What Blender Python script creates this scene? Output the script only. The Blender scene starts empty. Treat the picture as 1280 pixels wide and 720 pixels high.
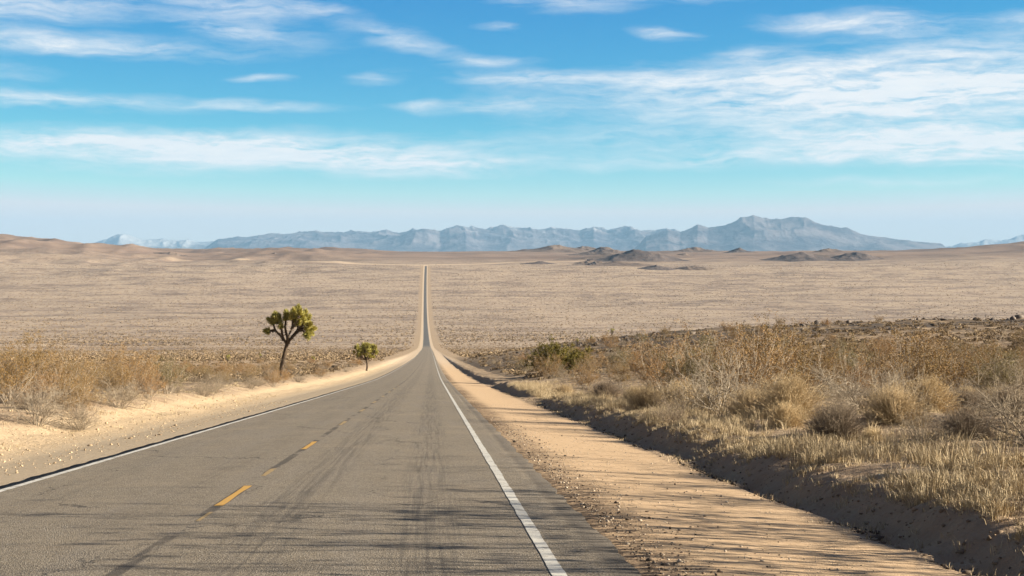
import bpy, math, random
import numpy as np
random.seed(7)
RNG = np.random.default_rng(11)
R = math.radians
sc = bpy.context.scene
COL = sc.collection

# ------------------------------------------------------------------ camera / frame geometry
F = 1850.0                       # focal length in pixels of a 1280 px wide frame
YAW = math.atan(101 / F)         # road direction is +Y; camera looks a little to its right
HOR = 322.0
CAMH = 1.76
SUN_EL, SUN_AZ = R(20.0), R(97.0)   # azimuth clockwise from +Y

def X_at(px, Y):
    return Y * math.tan(math.atan((px - 640) / F) + YAW)

cam = bpy.data.cameras.new("camera"); camo = bpy.data.objects.new("camera", cam); COL.objects.link(camo)
cam.lens = F / 1280 * 36; cam.sensor_width = 36
cam.clip_start = 0.1; cam.clip_end = 200000
camo.location = (0, 0, CAMH)
camo.rotation_euler = (R(90) - math.atan(38 / F), 0, -YAW)
sc.camera = camo

# ------------------------------------------------------------------ noise
def _h(ix, iy, seed):
    n = (ix.astype(np.int64) * 374761393 + iy.astype(np.int64) * 668265263 + seed * 1274126177) & 0x7fffffff
    n = ((n ^ (n >> 13)) * 1274126177) & 0x7fffffff
    return ((n ^ (n >> 16)) & 0xffff) / 65535.0
def vnoise(x, y, seed=0):
    x = np.asarray(x, float); y = np.asarray(y, float)
    ix = np.floor(x); iy = np.floor(y); fx = x - ix; fy = y - iy
    fx = fx * fx * fx * (fx * (fx * 6 - 15) + 10); fy = fy * fy * fy * (fy * (fy * 6 - 15) + 10)
    a = _h(ix, iy, seed); b = _h(ix + 1, iy, seed); c = _h(ix, iy + 1, seed); d = _h(ix + 1, iy + 1, seed)
    return (a + (b - a) * fx) * (1 - fy) + (c + (d - c) * fx) * fy
def fbm(x, y, o=4, seed=0, g=0.5):
    s = 0; a = 1; t = 0
    for i in range(o):
        s = s + a * (vnoise(x * 2 ** i + 17.3 * i, y * 2 ** i - 9.1 * i, seed + i) * 2 - 1); t += a; a *= g
    return s / t
def ridged(x, y, o=5, seed=0, g=0.5):
    s = 0; a = 1; t = 0
    for i in range(o):
        n = 1 - np.abs(vnoise(x * 2 ** i + 7.7 * i, y * 2 ** i + 3.1 * i, seed + i) * 2 - 1)
        s = s + a * n * n; t += a; a *= g
    return s / t
def ss(a, b, x):
    t = np.clip((np.asarray(x, float) - a) / (b - a), 0, 1); return t * t * (3 - 2 * t)

# ------------------------------------------------------------------ terrain
PT = np.array([(-3000, 160), (-200, 14.4), (0, 0), (100, -7.19), (170, -12.1), (270, -18.5), (460, -30.1), (780, -48.5), (1700, -97.0),
      (2200, -113.6), (3000, -127.5), (3800, -117.4), (4400, -88.6), (5000, -49.6), (5300, -29.0), (5600, -21.5), (7000, 7.5),
      (9000, 36), (10500, 43), (14000, -40), (20000, -240), (65000, -260)], float)
def _pchip(xs, ys):
    h = np.diff(xs); d = np.diff(ys) / h; m = np.zeros(len(xs))
    for i in range(1, len(xs) - 1):
        if d[i - 1] * d[i] > 0:
            w1 = 2 * h[i] + h[i - 1]; w2 = h[i] + 2 * h[i - 1]
            m[i] = (w1 + w2) / (w1 / d[i - 1] + w2 / d[i])
    m[0] = d[0]; m[-1] = d[-1]
    def f(x):
        x = np.asarray(x, float); i = np.clip(np.searchsorted(xs, x) - 1, 0, len(xs) - 2)
        t = (x - xs[i]) / h[i]
        return (ys[i] * (1 + 2 * t) * (1 - t) ** 2 + m[i] * h[i] * t * (1 - t) ** 2 + ys[i + 1] * t * t * (3 - 2 * t) + m[i + 1] * h[i] * t * t * (t - 1))
    return f
PROF = _pchip(PT[:, 0], PT[:, 1])
def bend(Y):
    return -17.0 * ss(300, 5300, Y)
CS = np.array([(-40, .5), (-22, .5), (-14, .55), (-12.6, .52), (-11.6, .44), (-10.7, .24), (-9.9, .03), (-9.0, -.07), (-8.0, -.09), (-6.9, -.05), (-6.24, -.04),
      (-6.1, -.09), (-5.0, -.10), (0, -.10), (1.6, -.10), (1.80, -.055), (2.4, -.06), (3.6, -.12), (4.85, -.17), (5.0, -.22), (5.2, -.23), (5.36, -.12), (5.6, .03), (5.82, .12),
      (6.3, .19), (7.5, .24), (10, .26), (14, .25), (40, .25)], float)
def terrain(X, Y):
    X = np.asarray(X, float); Y = np.asarray(Y, float)
    z = PROF(Y); lat = X - bend(Y)
    far = ss(250, 900, Y)
    wob = (fbm(Y / 3.1, Y * 0 + 3, 3, 5) * .14 + fbm(Y / 11, Y * 0 + 8, 2, 9) * .08) * ss(4.1, 4.8, lat) * (.25 + .75 * ss(12, 22, Y))
    wobl = (fbm(Y / 4.1, Y * 0 + 3, 3, 25) * .3 + fbm(Y / 14, Y * 0 + 8, 2, 29) * .35) * ss(-8.2, -9.2, lat)
    c = np.interp(lat + wob + wobl, CS[:, 0], CS[:, 1])
    # bank height varies along the road, with a few gaps
    bank = 1 + .4 * fbm(Y / 6, Y * 0 + 1, 3, 31) - .75 * np.exp(-((Y - 79) / 5.0) ** 2) - .5 * np.exp(-((Y - 128) / 5) ** 2)
    c = np.where((lat > 4.8), -.165 + (c + .165) * bank, c)
    c = c * (1 - far) - (np.abs(lat + 2.4) < 3.95) * .0004 * np.clip(Y, 0, 5000) * (1 - ss(5250, 5340, Y))
    z = z + c
    off = np.maximum(ss(5.3, 7.0, lat), ss(-9.6, -11.0, lat))          # open desert mask
    soft = np.maximum(ss(4.6, 5.1, lat), ss(-8.6, -9.6, lat))
    z = z + soft * (fbm(X / .7, Y / .7, 4, 41) * (.05 + .12 * ss(4.8, 5.2, lat) * (1 - ss(6.0, 6.5, lat))) + fbm(X / 2.1, Y / 2.1, 2, 43) * .05) * (1 - far)
    sh = np.maximum(ss(2.0, 2.6, lat), ss(-6.9, -7.6, lat))
    z = z + sh * fbm(X / .5, Y / .5, 3, 47) * .007 * (1 - far)
    z = z + off * (fbm(X / 5, Y / 5, 3, 51) * .22 * ss(7, 14, np.abs(lat + 2)) + .12 * ss(10, 25, np.abs(lat + 2)) * fbm(X / 16, Y / 16, 3, 53))
    # terrace to the right of the road
    L = np.maximum(lat - 8, 0)
    T = 8.2 * (1 - np.exp(-L / 30)) * ss(40, 260, Y) * (1 - ss(330 + 25 * fbm(X / 60, Y * 0, 3, 61), 620, Y))
    rough = np.exp(-((Y - 265) / 75) ** 2) * ss(6, 30, L)
    z = z + T + rough * (ridged(X / 22, Y / 14, 4, 63) - .4) * 1.5
    # gentle valley relief, rows of washes
    a = np.abs(lat + 2.5)
    z = z + ss(25, 300, a) * ss(300, 1200, Y) * (fbm(X / 420, Y / 420, 4, 71) * 5 + (ridged(X / 160, Y / 260, 3, 73) - .5) * 2.0)
    # hills on the left and right skyline
    U = X / np.maximum(Y, 1)
    px = 640 + F * np.tan(np.arctan(U) - YAW)
    hl = np.interp(px, [-500, -150, 0, 60, 120, 180, 230, 330, 420, 520, 560], [38, 26, 19.5, 15.5, 10.5, 6, 1.5, 2.6, 2.5, 1.4, 0])
    hr = np.interp(px, [860, 930, 1060, 1150, 1220, 1280, 1400, 1700], [0, 1.5, 2.8, 5, 11, 18, 26, 38])
    depth = np.exp(-((Y - 7600) / 1500) ** 2)
    hill = (hl + hr * 0.9) * 7600 / F
    nz = ridged(X / 900 + .3, Y / 800, 5, 81)
    z = z + depth * hill * (.78 + .42 * nz) + ss(4200, 6800, Y) * (1 - ss(11000, 14000, Y)) * ss(60, 600, a) * (ridged(X / 520, Y / 600, 5, 83) - .45) * (14 + 46 * np.clip(hl / 2.5, 0, 1))
    return z
def gz(x, y): return float(terrain(np.array([x]), np.array([y]))[0])

# ------------------------------------------------------------------ mesh helpers
def make_mesh(name, V, Fq, mats=(), smooth=False, attrs=None, mi=None):
    """V (n,3); Fq list of arrays of faces (each (k,3) or (k,4))"""
    me = bpy.data.meshes.new(name)
    if not isinstance(Fq, (list, tuple)): Fq = [Fq]
    V = np.asarray(V, np.float32)
    nl = sum(f.size for f in Fq); nf = sum(len(f) for f in Fq)
    me.vertices.add(len(V)); me.vertices.foreach_set("co", V.ravel())
    me.loops.add(nl); me.loops.foreach_set("vertex_index", np.concatenate([f.ravel() for f in Fq]).astype(np.int32))
    tot = np.concatenate([np.full(len(f), f.shape[1], np.int32) for f in Fq])
    st = np.concatenate([[0], np.cumsum(tot)[:-1]]).astype(np.int32)
    me.polygons.add(nf); me.polygons.foreach_set("loop_start", st); me.polygons.foreach_set("loop_total", tot)
    if smooth: me.polygons.foreach_set("use_smooth", np.ones(nf, bool))
    for m in mats: me.materials.append(m)
    if mi is not None: me.polygons.foreach_set("material_index", np.asarray(mi, np.int32))
    for k, a in (attrs or {}).items():
        at = me.attributes.new(k, 'FLOAT', 'POINT'); at.data.foreach_set("value", np.asarray(a, np.float32))
    me.update(calc_edges=True)
    return me
def link(name, me, parent=None, loc=None):
    o = bpy.data.objects.new(name, me); COL.objects.link(o)
    if parent is not None: o.parent = parent
    if loc is not None: o.location = loc
    return o
def tag(o, label=None, cat=None, group=None, kind=None):
    if label: o['label'] = label
    if cat: o['category'] = cat
    if group: o['group'] = group
    if kind: o['kind'] = kind
    return o
def grid_faces(nr, nc):
    i = np.arange(nr - 1)[:, None] * nc + np.arange(nc - 1)[None, :]
    return np.stack([i, i + 1, i + nc + 1, i + nc], -1).reshape(-1, 4)

# ------------------------------------------------------------------ material helpers
def mat(name, rough=0.9, spec=0.2):
    m = bpy.data.materials.new(name); m.use_nodes = True
    nt = m.node_tree; b = nt.nodes["Principled BSDF"]
    b.inputs["Roughness"].default_value = rough; b.inputs["Specular IOR Level"].default_value = spec
    return m, nt, b
class N:
    def __init__(s, nt): s.nt = nt
    def _in(s, sock, v):
        if v is None: return
        if isinstance(v, bpy.types.NodeSocket): s.nt.links.new(v, sock)
        else:
            if isinstance(v, tuple) and len(v) == 3 and sock.type == 'RGBA': v = (*v, 1)
            sock.default_value = v
    def m(s, op, a, b=None, c=None, clamp=False):
        n = s.nt.nodes.new("ShaderNodeMath"); n.operation = op; n.use_clamp = clamp
        s._in(n.inputs[0], a); s._in(n.inputs[1], b); s._in(n.inputs[2], c); return n.outputs[0]
    def vm(s, op, a, b=None):
        n = s.nt.nodes.new("ShaderNodeVectorMath"); n.operation = op
        s._in(n.inputs[0], a); s._in(n.inputs[1], b)
        return n.outputs[1] if op in ('DOT_PRODUCT', 'LENGTH') else n.outputs[0]
    def noise(s, vec, scale, detail=4, rough=.55, dist=0, typ='FBM'):
        n = s.nt.nodes.new("ShaderNodeTexNoise"); n.noise_dimensions = '3D'
        s._in(n.inputs["Vector"], vec); n.inputs["Scale"].default_value = scale; n.inputs["Detail"].default_value = detail
        n.inputs["Roughness"].default_value = rough; n.inputs["Distortion"].default_value = dist; return n.outputs[0]
    def vor(s, vec, scale, feat='F1', rnd=1):
        n = s.nt.nodes.new("ShaderNodeTexVoronoi"); n.feature = feat
        s._in(n.inputs["Vector"], vec); n.inputs["Scale"].default_value = scale; n.inputs["Randomness"].default_value = rnd
        return n.outputs[0], n.outputs[1] if feat == 'F1' else None
    def mr(s, v, a, b, c=0, d=1, smooth=True):
        n = s.nt.nodes.new("ShaderNodeMapRange"); n.interpolation_type = 'SMOOTHSTEP' if smooth else 'LINEAR'
        for i, q in enumerate((v, a, b, c, d)): s._in(n.inputs[i], q)
        return n.outputs[0]
    def mix(s, f, a, b, blend='MIX'):
        n = s.nt.nodes.new("ShaderNodeMix"); n.data_type = 'RGBA'; n.blend_type = blend
        s._in(n.inputs[0], f); s._in(n.inputs[6], a); s._in(n.inputs[7], b); return n.outputs[2]
    def attr(s, name):
        n = s.nt.nodes.new("ShaderNodeAttribute"); n.attribute_name = name; return n.outputs["Fac"]
    def pos(s):
        return s.nt.nodes.new("ShaderNodeNewGeometry").outputs["Position"]
    def scalev(s, v, k): return s.vm('MULTIPLY', v, k)
    def xyz(s, v):
        n = s.nt.nodes.new("ShaderNodeSeparateXYZ"); s._in(n.inputs[0], v); return n.outputs
    def comb(s, x, y, z):
        n = s.nt.nodes.new("ShaderNodeCombineXYZ"); s._in(n.inputs[0], x); s._in(n.inputs[1], y); s._in(n.inputs[2], z); return n.outputs[0]
    def bump(s, h, dist, strength=1):
        n = s.nt.nodes.new("ShaderNodeBump"); s._in(n.inputs["Height"], h); n.inputs["Distance"].default_value = dist
        n.inputs["Strength"].default_value = strength; return n.outputs[0]
    def rnd(s): return s.nt.nodes.new("ShaderNodeObjectInfo").outputs["Random"]

# ------------------------------------------------------------------ world: sky and clouds
w = bpy.data.worlds.new("World"); sc.world = w; w.use_nodes = True
nt = w.node_tree; n = N(nt); bg = nt.nodes["Background"]
tc = nt.nodes.new("ShaderNodeTexCoord").outputs["Generated"]
sky = nt.nodes.new("ShaderNodeTexSky"); sky.sky_type = 'NISHITA'; sky.sun_disc = False
sky.sun_elevation = SUN_EL; sky.sun_rotation = SUN_AZ
sky.altitude = 900; sky.air_density = 1.0; sky.dust_density = 0.15; sky.ozone_density = 2.5
dz = n.xyz(tc)
n._in(sky.inputs["Vector"], n.vm('NORMALIZE', n.comb(dz[0], dz[1], n.m('MULTIPLY_ADD', dz[2], 1.9, .012))))   # a clear dry air: the deep blue reaches low
hs = nt.nodes.new("ShaderNodeHueSaturation"); hs.inputs["Saturation"].default_value = 1.22; hs.inputs["Hue"].default_value = 0.492
nt.links.new(sky.outputs[0], hs.inputs["Color"])
d = n.xyz(tc)
az = n.m('SUBTRACT', n.m('ARCTAN2', d[0], d[1]), YAW)
el = n.m('ARCSINE', d[2])
P = n.comb(n.m('MULTIPLY', az, F), n.m('MULTIPLY', el, F), 0.0)     # arc position, radians * 1850
# each cloud bank: centre x, centre y (degrees-like arc units), half width, half height, strength, tilt
CL = [(-590, 300, 130, 26, .95, .05), (-540, 252, 190, 12, .95, -.02), (-340, 307, 75, 12, .8, -.1), (-335, 278, 85, 14, .75, -.12), (-240, 306, 45, 9, .6, -.1),
      (-140, 270, 60, 12, .75, -.2), (-307, 218, 30, 5, .75, 0), (-610, 218, 60, 12, .4, 0), (-580, 187, 150, 10, .95, -.02), (-325, 186, 90, 7, .75, -.03),
      (-460, 136, 300, 16, 1.5, -.01), (-230, 124, 190, 16, 1.2, -.03), (-70, 112, 80, 9, .7, 0), (-490, 108, 250, 9, .4, 0), (-30, 243, 50, 7, .7, .02), (-20, 285, 28, 6, .6, -.05),
      (-165, 221, 35, 8, .5, .1), (15, 222, 75, 8, .85, 0), (-118, 188, 28, 6, .7, 0), (-30, 190, 60, 8, .7, .02), (190, 276, 34, 8, .95, -.1), (90, 310, 60, 10, .6, 0), (20, 322, 60, 8, .6, 0),
      (360, 284, 60, 8, .8, -.05), (460, 281, 70, 14, .8, -.05), (630, 280, 50, 10, .7, 0), (300, 250, 35, 8, .6, 0), (210, 220, 170, 16, .85, .03),
      (480, 222, 240, 40, .85, .08), (330, 190, 260, 20, .85, .02), (560, 190, 200, 38, .9, .02), (430, 145, 330, 18, .95, .0), (240, 120, 180, 9, .8, .02), (560, 125, 180, 16, 1.1, 0),
      (470, 92, 160, 6, .45, 0), (560, 74, 200, 6, .3, 0), (200, 320, 80, 8, .55, -.05), (560, 318, 160, 7, .4, 0)]
warp = nt.nodes.new("ShaderNodeTexNoise"); warp.inputs["Scale"].default_value = 1.0; warp.inputs["Detail"].default_value = 3
n._in(warp.inputs["Vector"], n.scalev(P, (.012, .03, 1)))
wv = n.vm('MULTIPLY', n.vm('SUBTRACT', warp.outputs["Color"], (.5, .5, .5)), (50, 20, 0))
Pw = n.vm('ADD', P, wv)
M = None
for cx, cy, rx, ry, amp, tl in CL:
    q = n.vm('SUBTRACT', Pw, (cx, cy, 0))
    if abs(tl) > .015:
        qq = n.xyz(q); q = n.comb(qq[0], n.m('SUBTRACT', qq[1], n.m('MULTIPLY', qq[0], tl)), 0.0)
    q = n.vm('MULTIPLY', q, (1 / rx, 1 / ry, 0)); e = n.m('POWER', 2.0, n.m('MULTIPLY', n.vm('DOT_PRODUCT', q, q), -1.3))
    M = n.m('MULTIPLY', e, amp) if M is None else n.m('MULTIPLY_ADD', e, amp, M)
n1 = n.noise(n.scalev(Pw, (.0065, .052, 1)), 1, 7, .62, .25)
n2 = n.noise(n.scalev(Pw, (.024, .13, 1)), 1, 6, .68, .2)
# grey cloud cover added above and behind, unseen, to neutralise the sky fill
FILL_COVER = n.m('MULTIPLY', n.mr(n.noise(n.vm('MULTIPLY', tc, (2.2, 2.2, 5)), 1, 5, .6), .28, .50), n.mr(n.m('MAXIMUM', el, n.m('SUBTRACT', n.m('ABSOLUTE', az), .5)), .21, .36))
nn = n.m('ADD', n.m('MULTIPLY', n1, .65), n.m('MULTIPLY', n2, .35))
den = n.m('MULTIPLY', M, n.mr(nn, .32, .70, .05, 1.6, False))
cl = n.mr(den, .09, 1.3, 0, 1, False)
elmask = n.mr(el, .0, .03, 0, 1)
cl = n.m('MULTIPLY', cl, elmask)
ccol = n.mix(n.mr(n2, .35, .65, 0, 1), (6.0, 6.15, 6.3), (6.5, 6.45, 6.4))
sr = n.xyz(hs.outputs[0]); KS = .166                     # grade of the clear sky towards the deep cyan-blue of dry winter air
def chan(v, k, e, mx): return n.m('MULTIPLY', n.m('POWER', n.m('MINIMUM', n.m('MULTIPLY', v, KS), mx), e), k / KS)
skyc = n.comb(chan(sr[0], 4.4, 2.25, .51), chan(sr[1], 1.36, 1.18, .72), chan(sr[2], .91, .42, .95))
colr = n.mix(n.m('MULTIPLY', cl, .93), skyc, ccol)
colr = n.mix(n.m('MULTIPLY', FILL_COVER, .9), colr, (.75, .70, .66))
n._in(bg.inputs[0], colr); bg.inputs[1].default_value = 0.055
w.cycles.sampling_method = 'MANUAL'; w.cycles.sample_map_resolution = 512

sun = bpy.data.lights.new("sun", 'SUN'); so = bpy.data.objects.new("sun", sun); COL.objects.link(so)
sun.energy = 5.0; sun.angle = R(0.53); sun.color = (1.0, .89, .71)
so.rotation_euler = (R(90) - SUN_EL, 0, -SUN_AZ + math.pi)   # points from the sun down to the scene
so.location = (0, 0, 100)

# ------------------------------------------------------------------ ground
Ys = [-60.0]
while Ys[-1] < 2: Ys.append(Ys[-1] + 1.5)
Ys[-1] = 2.0
while Ys[-1] < 63000: Ys.append(Ys[-1] + max(.09, Ys[-1] * (.0062 if Ys[-1] < 12000 else .03)))
Ys = np.array(Ys)
nearc = np.arange(-13, 8.001, .125)
nf = 180
t = (np.arange(nf) + 1) / nf
def fan(Y, k):
    return (np.exp(k * t) - 1) / (math.exp(k) - 1)
rows = []
for Y in Ys:
    S = .56 * abs(Y) + 60
    k = 2.6 * (1 - float(ss(50, 4000, Y))) + .05
    f = fan(Y, k) * S
    rows.append(np.concatenate([-13 - f[::-1], nearc, 8 + f]) + bend(Y))
GX = np.array(rows); GY = np.repeat(Ys[:, None], GX.shape[1], 1)
GZ = terrain(GX, GY)
lat = GX - bend(GY)
m, nt, b = mat("desert_soil", .95, .1); n = N(nt)
p = n.pos(); L = n.attr("lateral"); yy = n.xyz(p)[1]
g1 = n.noise(p, 9, 5, .6); g2 = n.noise(p, 60, 3, .6); g3 = n.noise(p, 1.1, 4, .6); g4 = n.noise(p, .15, 4, .55)
ew = n.m('MULTIPLY', n.m('SUBTRACT', g3, .5), .9)
Lw = n.m('ADD', L, ew)
soil = n.mix(n.mr(g3, .35, .65), (.34, .245, .165), (.46, .35, .235))
soil = n.mix(n.m('MULTIPLY', n.mr(g1, .52, .68), .6), soil, (.20, .15, .105))
sandR = n.mix(n.mr(g1, .3, .7), (.50, .350, .215), (.60, .435, .28))
sandL = n.mix(n.mr(g1, .3, .7), (.46, .345, .22), (.58, .45, .305))
grav = n.mix(n.mr(g1, .3, .7), (.36, .29, .21), (.47, .38, .275))
# right shoulder
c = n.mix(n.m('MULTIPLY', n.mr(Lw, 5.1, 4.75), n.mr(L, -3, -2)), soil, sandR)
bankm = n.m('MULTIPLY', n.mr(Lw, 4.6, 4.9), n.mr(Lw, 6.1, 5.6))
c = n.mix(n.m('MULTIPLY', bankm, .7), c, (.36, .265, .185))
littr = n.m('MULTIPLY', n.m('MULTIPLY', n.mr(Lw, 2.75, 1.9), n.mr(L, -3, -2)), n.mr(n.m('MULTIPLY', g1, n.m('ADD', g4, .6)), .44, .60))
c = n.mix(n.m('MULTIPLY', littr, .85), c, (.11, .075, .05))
# left shoulder: grey gravel then bright sand bank
lm = n.m('MULTIPLY', n.mr(Lw, -11.2, -10.2), n.mr(L, -3, -4))
c = n.mix(lm, c, sandL)
gm = n.m('MULTIPLY', n.mr(Lw, -9.2, -7.8), n.mr(L, -3, -4))
c = n.mix(gm, c, grav)
dk = n.m('MULTIPLY', n.m('MULTIPLY', n.mr(L, -12, -9), n.mr(L, -3, -4)), n.mr(g1, .56, .64))
c = n.mix(n.m('MULTIPLY', dk, .5), c, (.2, .14, .08))
# pebbles
pv, pc = n.vor(p, 22)
peb = n.m('MULTIPLY', n.mr(pv, .16, .10), n.m('GREATER_THAN', n.xyz(pc)[0], .72))
c = n.mix(n.m('MULTIPLY', peb, .55), c, n.mix(n.xyz(pc)[1], (.16, .12, .09), (.6, .5, .4)))
# valley: plants too small to model one by one colour the ground, plus broad soil bands
ps = n.vm('MULTIPLY', p, (.0016, .0046, 0)); bandn = n.noise(ps, 1, 5, .6, .4)
pm = n.vm('MULTIPLY', p, (.010, .014, 0)); midn = n.noise(pm, 1, 6, .7, .3)
pf = n.vm('MULTIPLY', p, (.13, .022, 0)); finn = n.noise(pf, 1, 3, .75)
val = n.mix(n.mr(bandn, .42, .58), (.235, .180, .146), (.385, .298, .226))
val = n.mix(n.mr(midn, .40, .66), val, (.43, .336, .248))
val = n.mix(n.m('MULTIPLY', n.mr(midn, .50, .34), .55), val, (.20, .148, .115))
val = n.mix(n.m('MULTIPLY', n.mr(finn, .52, .64), .42), val, (.50, .40, .29))
val = n.mix(n.m('MULTIPLY', n.mr(finn, .47, .37), .55), val, (.16, .115, .08))
hn = n.noise(n.vm('MULTIPLY', p, (.0013, .0018, .004)), 1, 6, .65, .5)
hillc = n.mix(n.mr(hn, .40, .62), (.175, .122, .095), (.285, .203, .152))
hillc = n.mix(n.m('MULTIPLY', n.mr(hn, .58, .70), .8), hillc, (.17, .12, .11))
val = n.mix(n.m('MULTIPLY', n.mr(yy, 5200, 6800), .9), val, hillc)
farm = n.m('MULTIPLY', n.mr(yy, 260, 900), n.m('SUBTRACT', 1, n.m('MULTIPLY', n.mr(n.m('ABSOLUTE', n.m('ADD', L, 2.5)), 22, 12), n.mr(yy, 5400, 5320))))
c = n.mix(farm, c, val)
# pale graded margins beside the far road
mg = n.m('MULTIPLY', n.mr(n.m('ABSOLUTE', n.m('ADD', L, 2.5)), n.mr(yy, 350, 1100, 11, 8.0), n.mr(yy, 350, 1100, 8.5, 6.5)), n.mr(yy, 200, 500))
c = n.mix(n.m('MULTIPLY', mg, n.mr(yy, 5500, 5300)), c, (.56, .44, .32))
# a lighter track crossing just beyond the end of the visible road
trk = n.m('MULTIPLY', n.mr(n.m('ABSOLUTE', n.m('SUBTRACT', yy, n.m('MULTIPLY_ADD', n.m('ABSOLUTE', n.m('ADD', L, 40)), .9, 5400))), 90, 35), n.mr(n.m('ABSOLUTE', L), 1400, 900))
c = n.mix(n.m('MULTIPLY', trk, .7), c, (.58, .44, .31))
litter_shade = n.m('MULTIPLY', n.m('MULTIPLY', n.mr(n.m('ABSOLUTE', n.m('ADD', L, 2.5)), 9.5, 12.5), n.mr(yy, 420, 200)), n.mr(n.noise(p, .8, 5, .65), .44, .56))  # litter patches, darkened to paint shade gaps between the bushes
c = n.mix(n.m('MULTIPLY', litter_shade, .75), c, (.11, .08, .055))
# dark rocky soil on the terrace edge
tr = n.m('MULTIPLY', n.m('MULTIPLY', n.mr(yy, 170, 215), n.mr(yy, 400, 330)), n.mr(L, 16, 30))
c = n.mix(n.m('MULTIPLY', tr, n.mr(n.noise(n.vm('MULTIPLY', p, (.06, .12, .2)), 1, 5, .7), .40, .55)), c, (.11, .09, .075))
n._in(b.inputs["Base Color"], c)
shm = n.m('SUBTRACT', 1, n.m('MULTIPLY', n.m('MULTIPLY', n.mr(Lw, 5.0, 4.6), n.mr(L, -9, -8)), .82))     # graded shoulders are smoother
hh = n.m('ADD', n.m('MULTIPLY', n.m('MULTIPLY', g1, shm), .06), n.m('ADD', n.m('MULTIPLY', g2, .012), n.m('MULTIPLY', peb, .012)))
n._in(b.inputs["Normal"], n.bump(hh, 1.1, .9))
SOIL = m
V = np.stack([GX, GY, GZ], -1).reshape(-1, 3)
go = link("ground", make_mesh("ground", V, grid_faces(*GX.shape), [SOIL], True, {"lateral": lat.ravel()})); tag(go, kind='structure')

# ------------------------------------------------------------------ road
RY = [-60.0]
while RY[-1] < 2: RY.append(RY[-1] + 1)
while RY[-1] < 5330: RY.append(RY[-1] + max(.12, RY[-1] * .008))
RY = np.array(RY)
def crown(l): return .02 - .012 * np.abs(l + 2.5)
def roadz(l, Y): return PROF(Y) + crown(l)
def strip(l0, l1, Ya, nc, lift=0.0, jit=0.0, skirt=False, seed=0):
    u = np.linspace(0, 1, nc)[None, :]
    a = l0 + (fbm(Ya / .6, Ya * 0, 4, seed) * jit if jit else 0) * np.ones_like(Ya)
    e = l1 + (fbm(Ya / .6, Ya * 0 + 5, 4, seed + 1) * jit if jit else 0) * np.ones_like(Ya)
    Lx = a[:, None] + (e - a)[:, None] * u
    Yg = np.repeat(Ya[:, None], nc, 1)
    Z = roadz(Lx, Yg) + lift * (1 + Yg.clip(0) / 250)
    if skirt:
        Lx = np.concatenate([Lx[:, :1] - .02, Lx, Lx[:, -1:] + .02], 1); Yg = np.concatenate([Yg[:, :1], Yg, Yg[:, :1]], 1)
        Z = np.concatenate([Z[:, :1] - .12 - .0006 * Yg[:, :1].clip(0), Z, Z[:, -1:] - .12 - .0006 * Yg[:, :1].clip(0)], 1)
    return np.stack([Lx + bend(Yg), Yg, Z], -1).reshape(-1, 3), grid_faces(*Lx.shape), Lx.ravel()
m, nt, b = mat("asphalt", .85, .3); n = N(nt)
p = n.pos(); L = n.attr("lateral"); yy = n.xyz(p)[1]
a1 = n.noise(p, 2.2, 5, .6); a2 = n.noise(p, 38, 3, .7); a3 = n.noise(n.vm('MULTIPLY', p, (1.6, .12, 1)), 1, 4, .6)
a4 = n.noise(n.vm('MULTIPLY', p, (14, .22, 1)), 1, 5, .7, .4)
c = n.mix(n.mr(a1, .3, .7), (.190, .155, .112), (.230, .190, .138))
c = n.mix(n.m('MULTIPLY', n.mr(a3, .45, .7), .5), c, (.21, .18, .148))
vv, vc = n.vor(p, 75)
c = n.mix(n.m('MULTIPLY', n.mr(n.xyz(vc)[0], .68, .9), .75), c, (.34, .30, .25))
c = n.mix(n.m('MULTIPLY', n.mr(n.xyz(vc)[0], .30, .1), .75), c, (.06, .052, .045))
# tyre-worn strips and fine drag marks, elongated along the driving direction
def band(cn, wd): return n.mr(n.m('ABSOLUTE', n.m('SUBTRACT', n.m('ADD', L, n.m('MULTIPLY', n.m('SUBTRACT', a3, .5), .3)), cn)), wd, wd * .3)
tw = n.m('ADD', n.m('ADD', band(-1.75, .55), band(-.05, .5)), n.m('MULTIPLY', n.m('ADD', band(-3.5, .45), band(-5.2, .5)), .35), clamp=True)
c = n.mix(n.m('MULTIPLY', n.m('MULTIPLY', tw, n.mr(a4, .40, .66)), .6), c, (.070, .060, .052))
cw = n.vm('ADD', n.vm('MULTIPLY', p, (.30, .085, 0)), n.vm('MULTIPLY', n.comb(a1, a3, 0.0), (.35, .25, 0)))
cr = n.vor(cw, 1, 'DISTANCE_TO_EDGE')[0]
c = n.mix(n.m('MULTIPLY', n.mr(cr, .006, .002), n.mr(n.noise(p, .4, 3, .6), .45, .6)), c, (.05, .043, .038))
# sealed joint along the centre line and ragged darker edges
cj = n.m('MULTIPLY', n.mr(n.m('ABSOLUTE', n.m('ADD', L, 2.64)), .09, .05), n.mr(n.noise(n.vm('MULTIPLY', p, (3, .35, 1)), 1, 3, .6), .42, .52))
c = n.mix(n.m('MULTIPLY', cj, .75), c, (.055, .047, .042))
ed = n.m('MAXIMUM', n.mr(n.m('ADD', L, n.m('MULTIPLY', n.m('SUBTRACT', a1, .5), .25)), 1.42, 1.6), n.mr(n.m('ADD', L, n.m('MULTIPLY', n.m('SUBTRACT', a1, .5), .2)), -6.26, -6.34))
c = n.mix(n.m('MULTIPLY', ed, .8), c, (.05, .043, .038))
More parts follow.
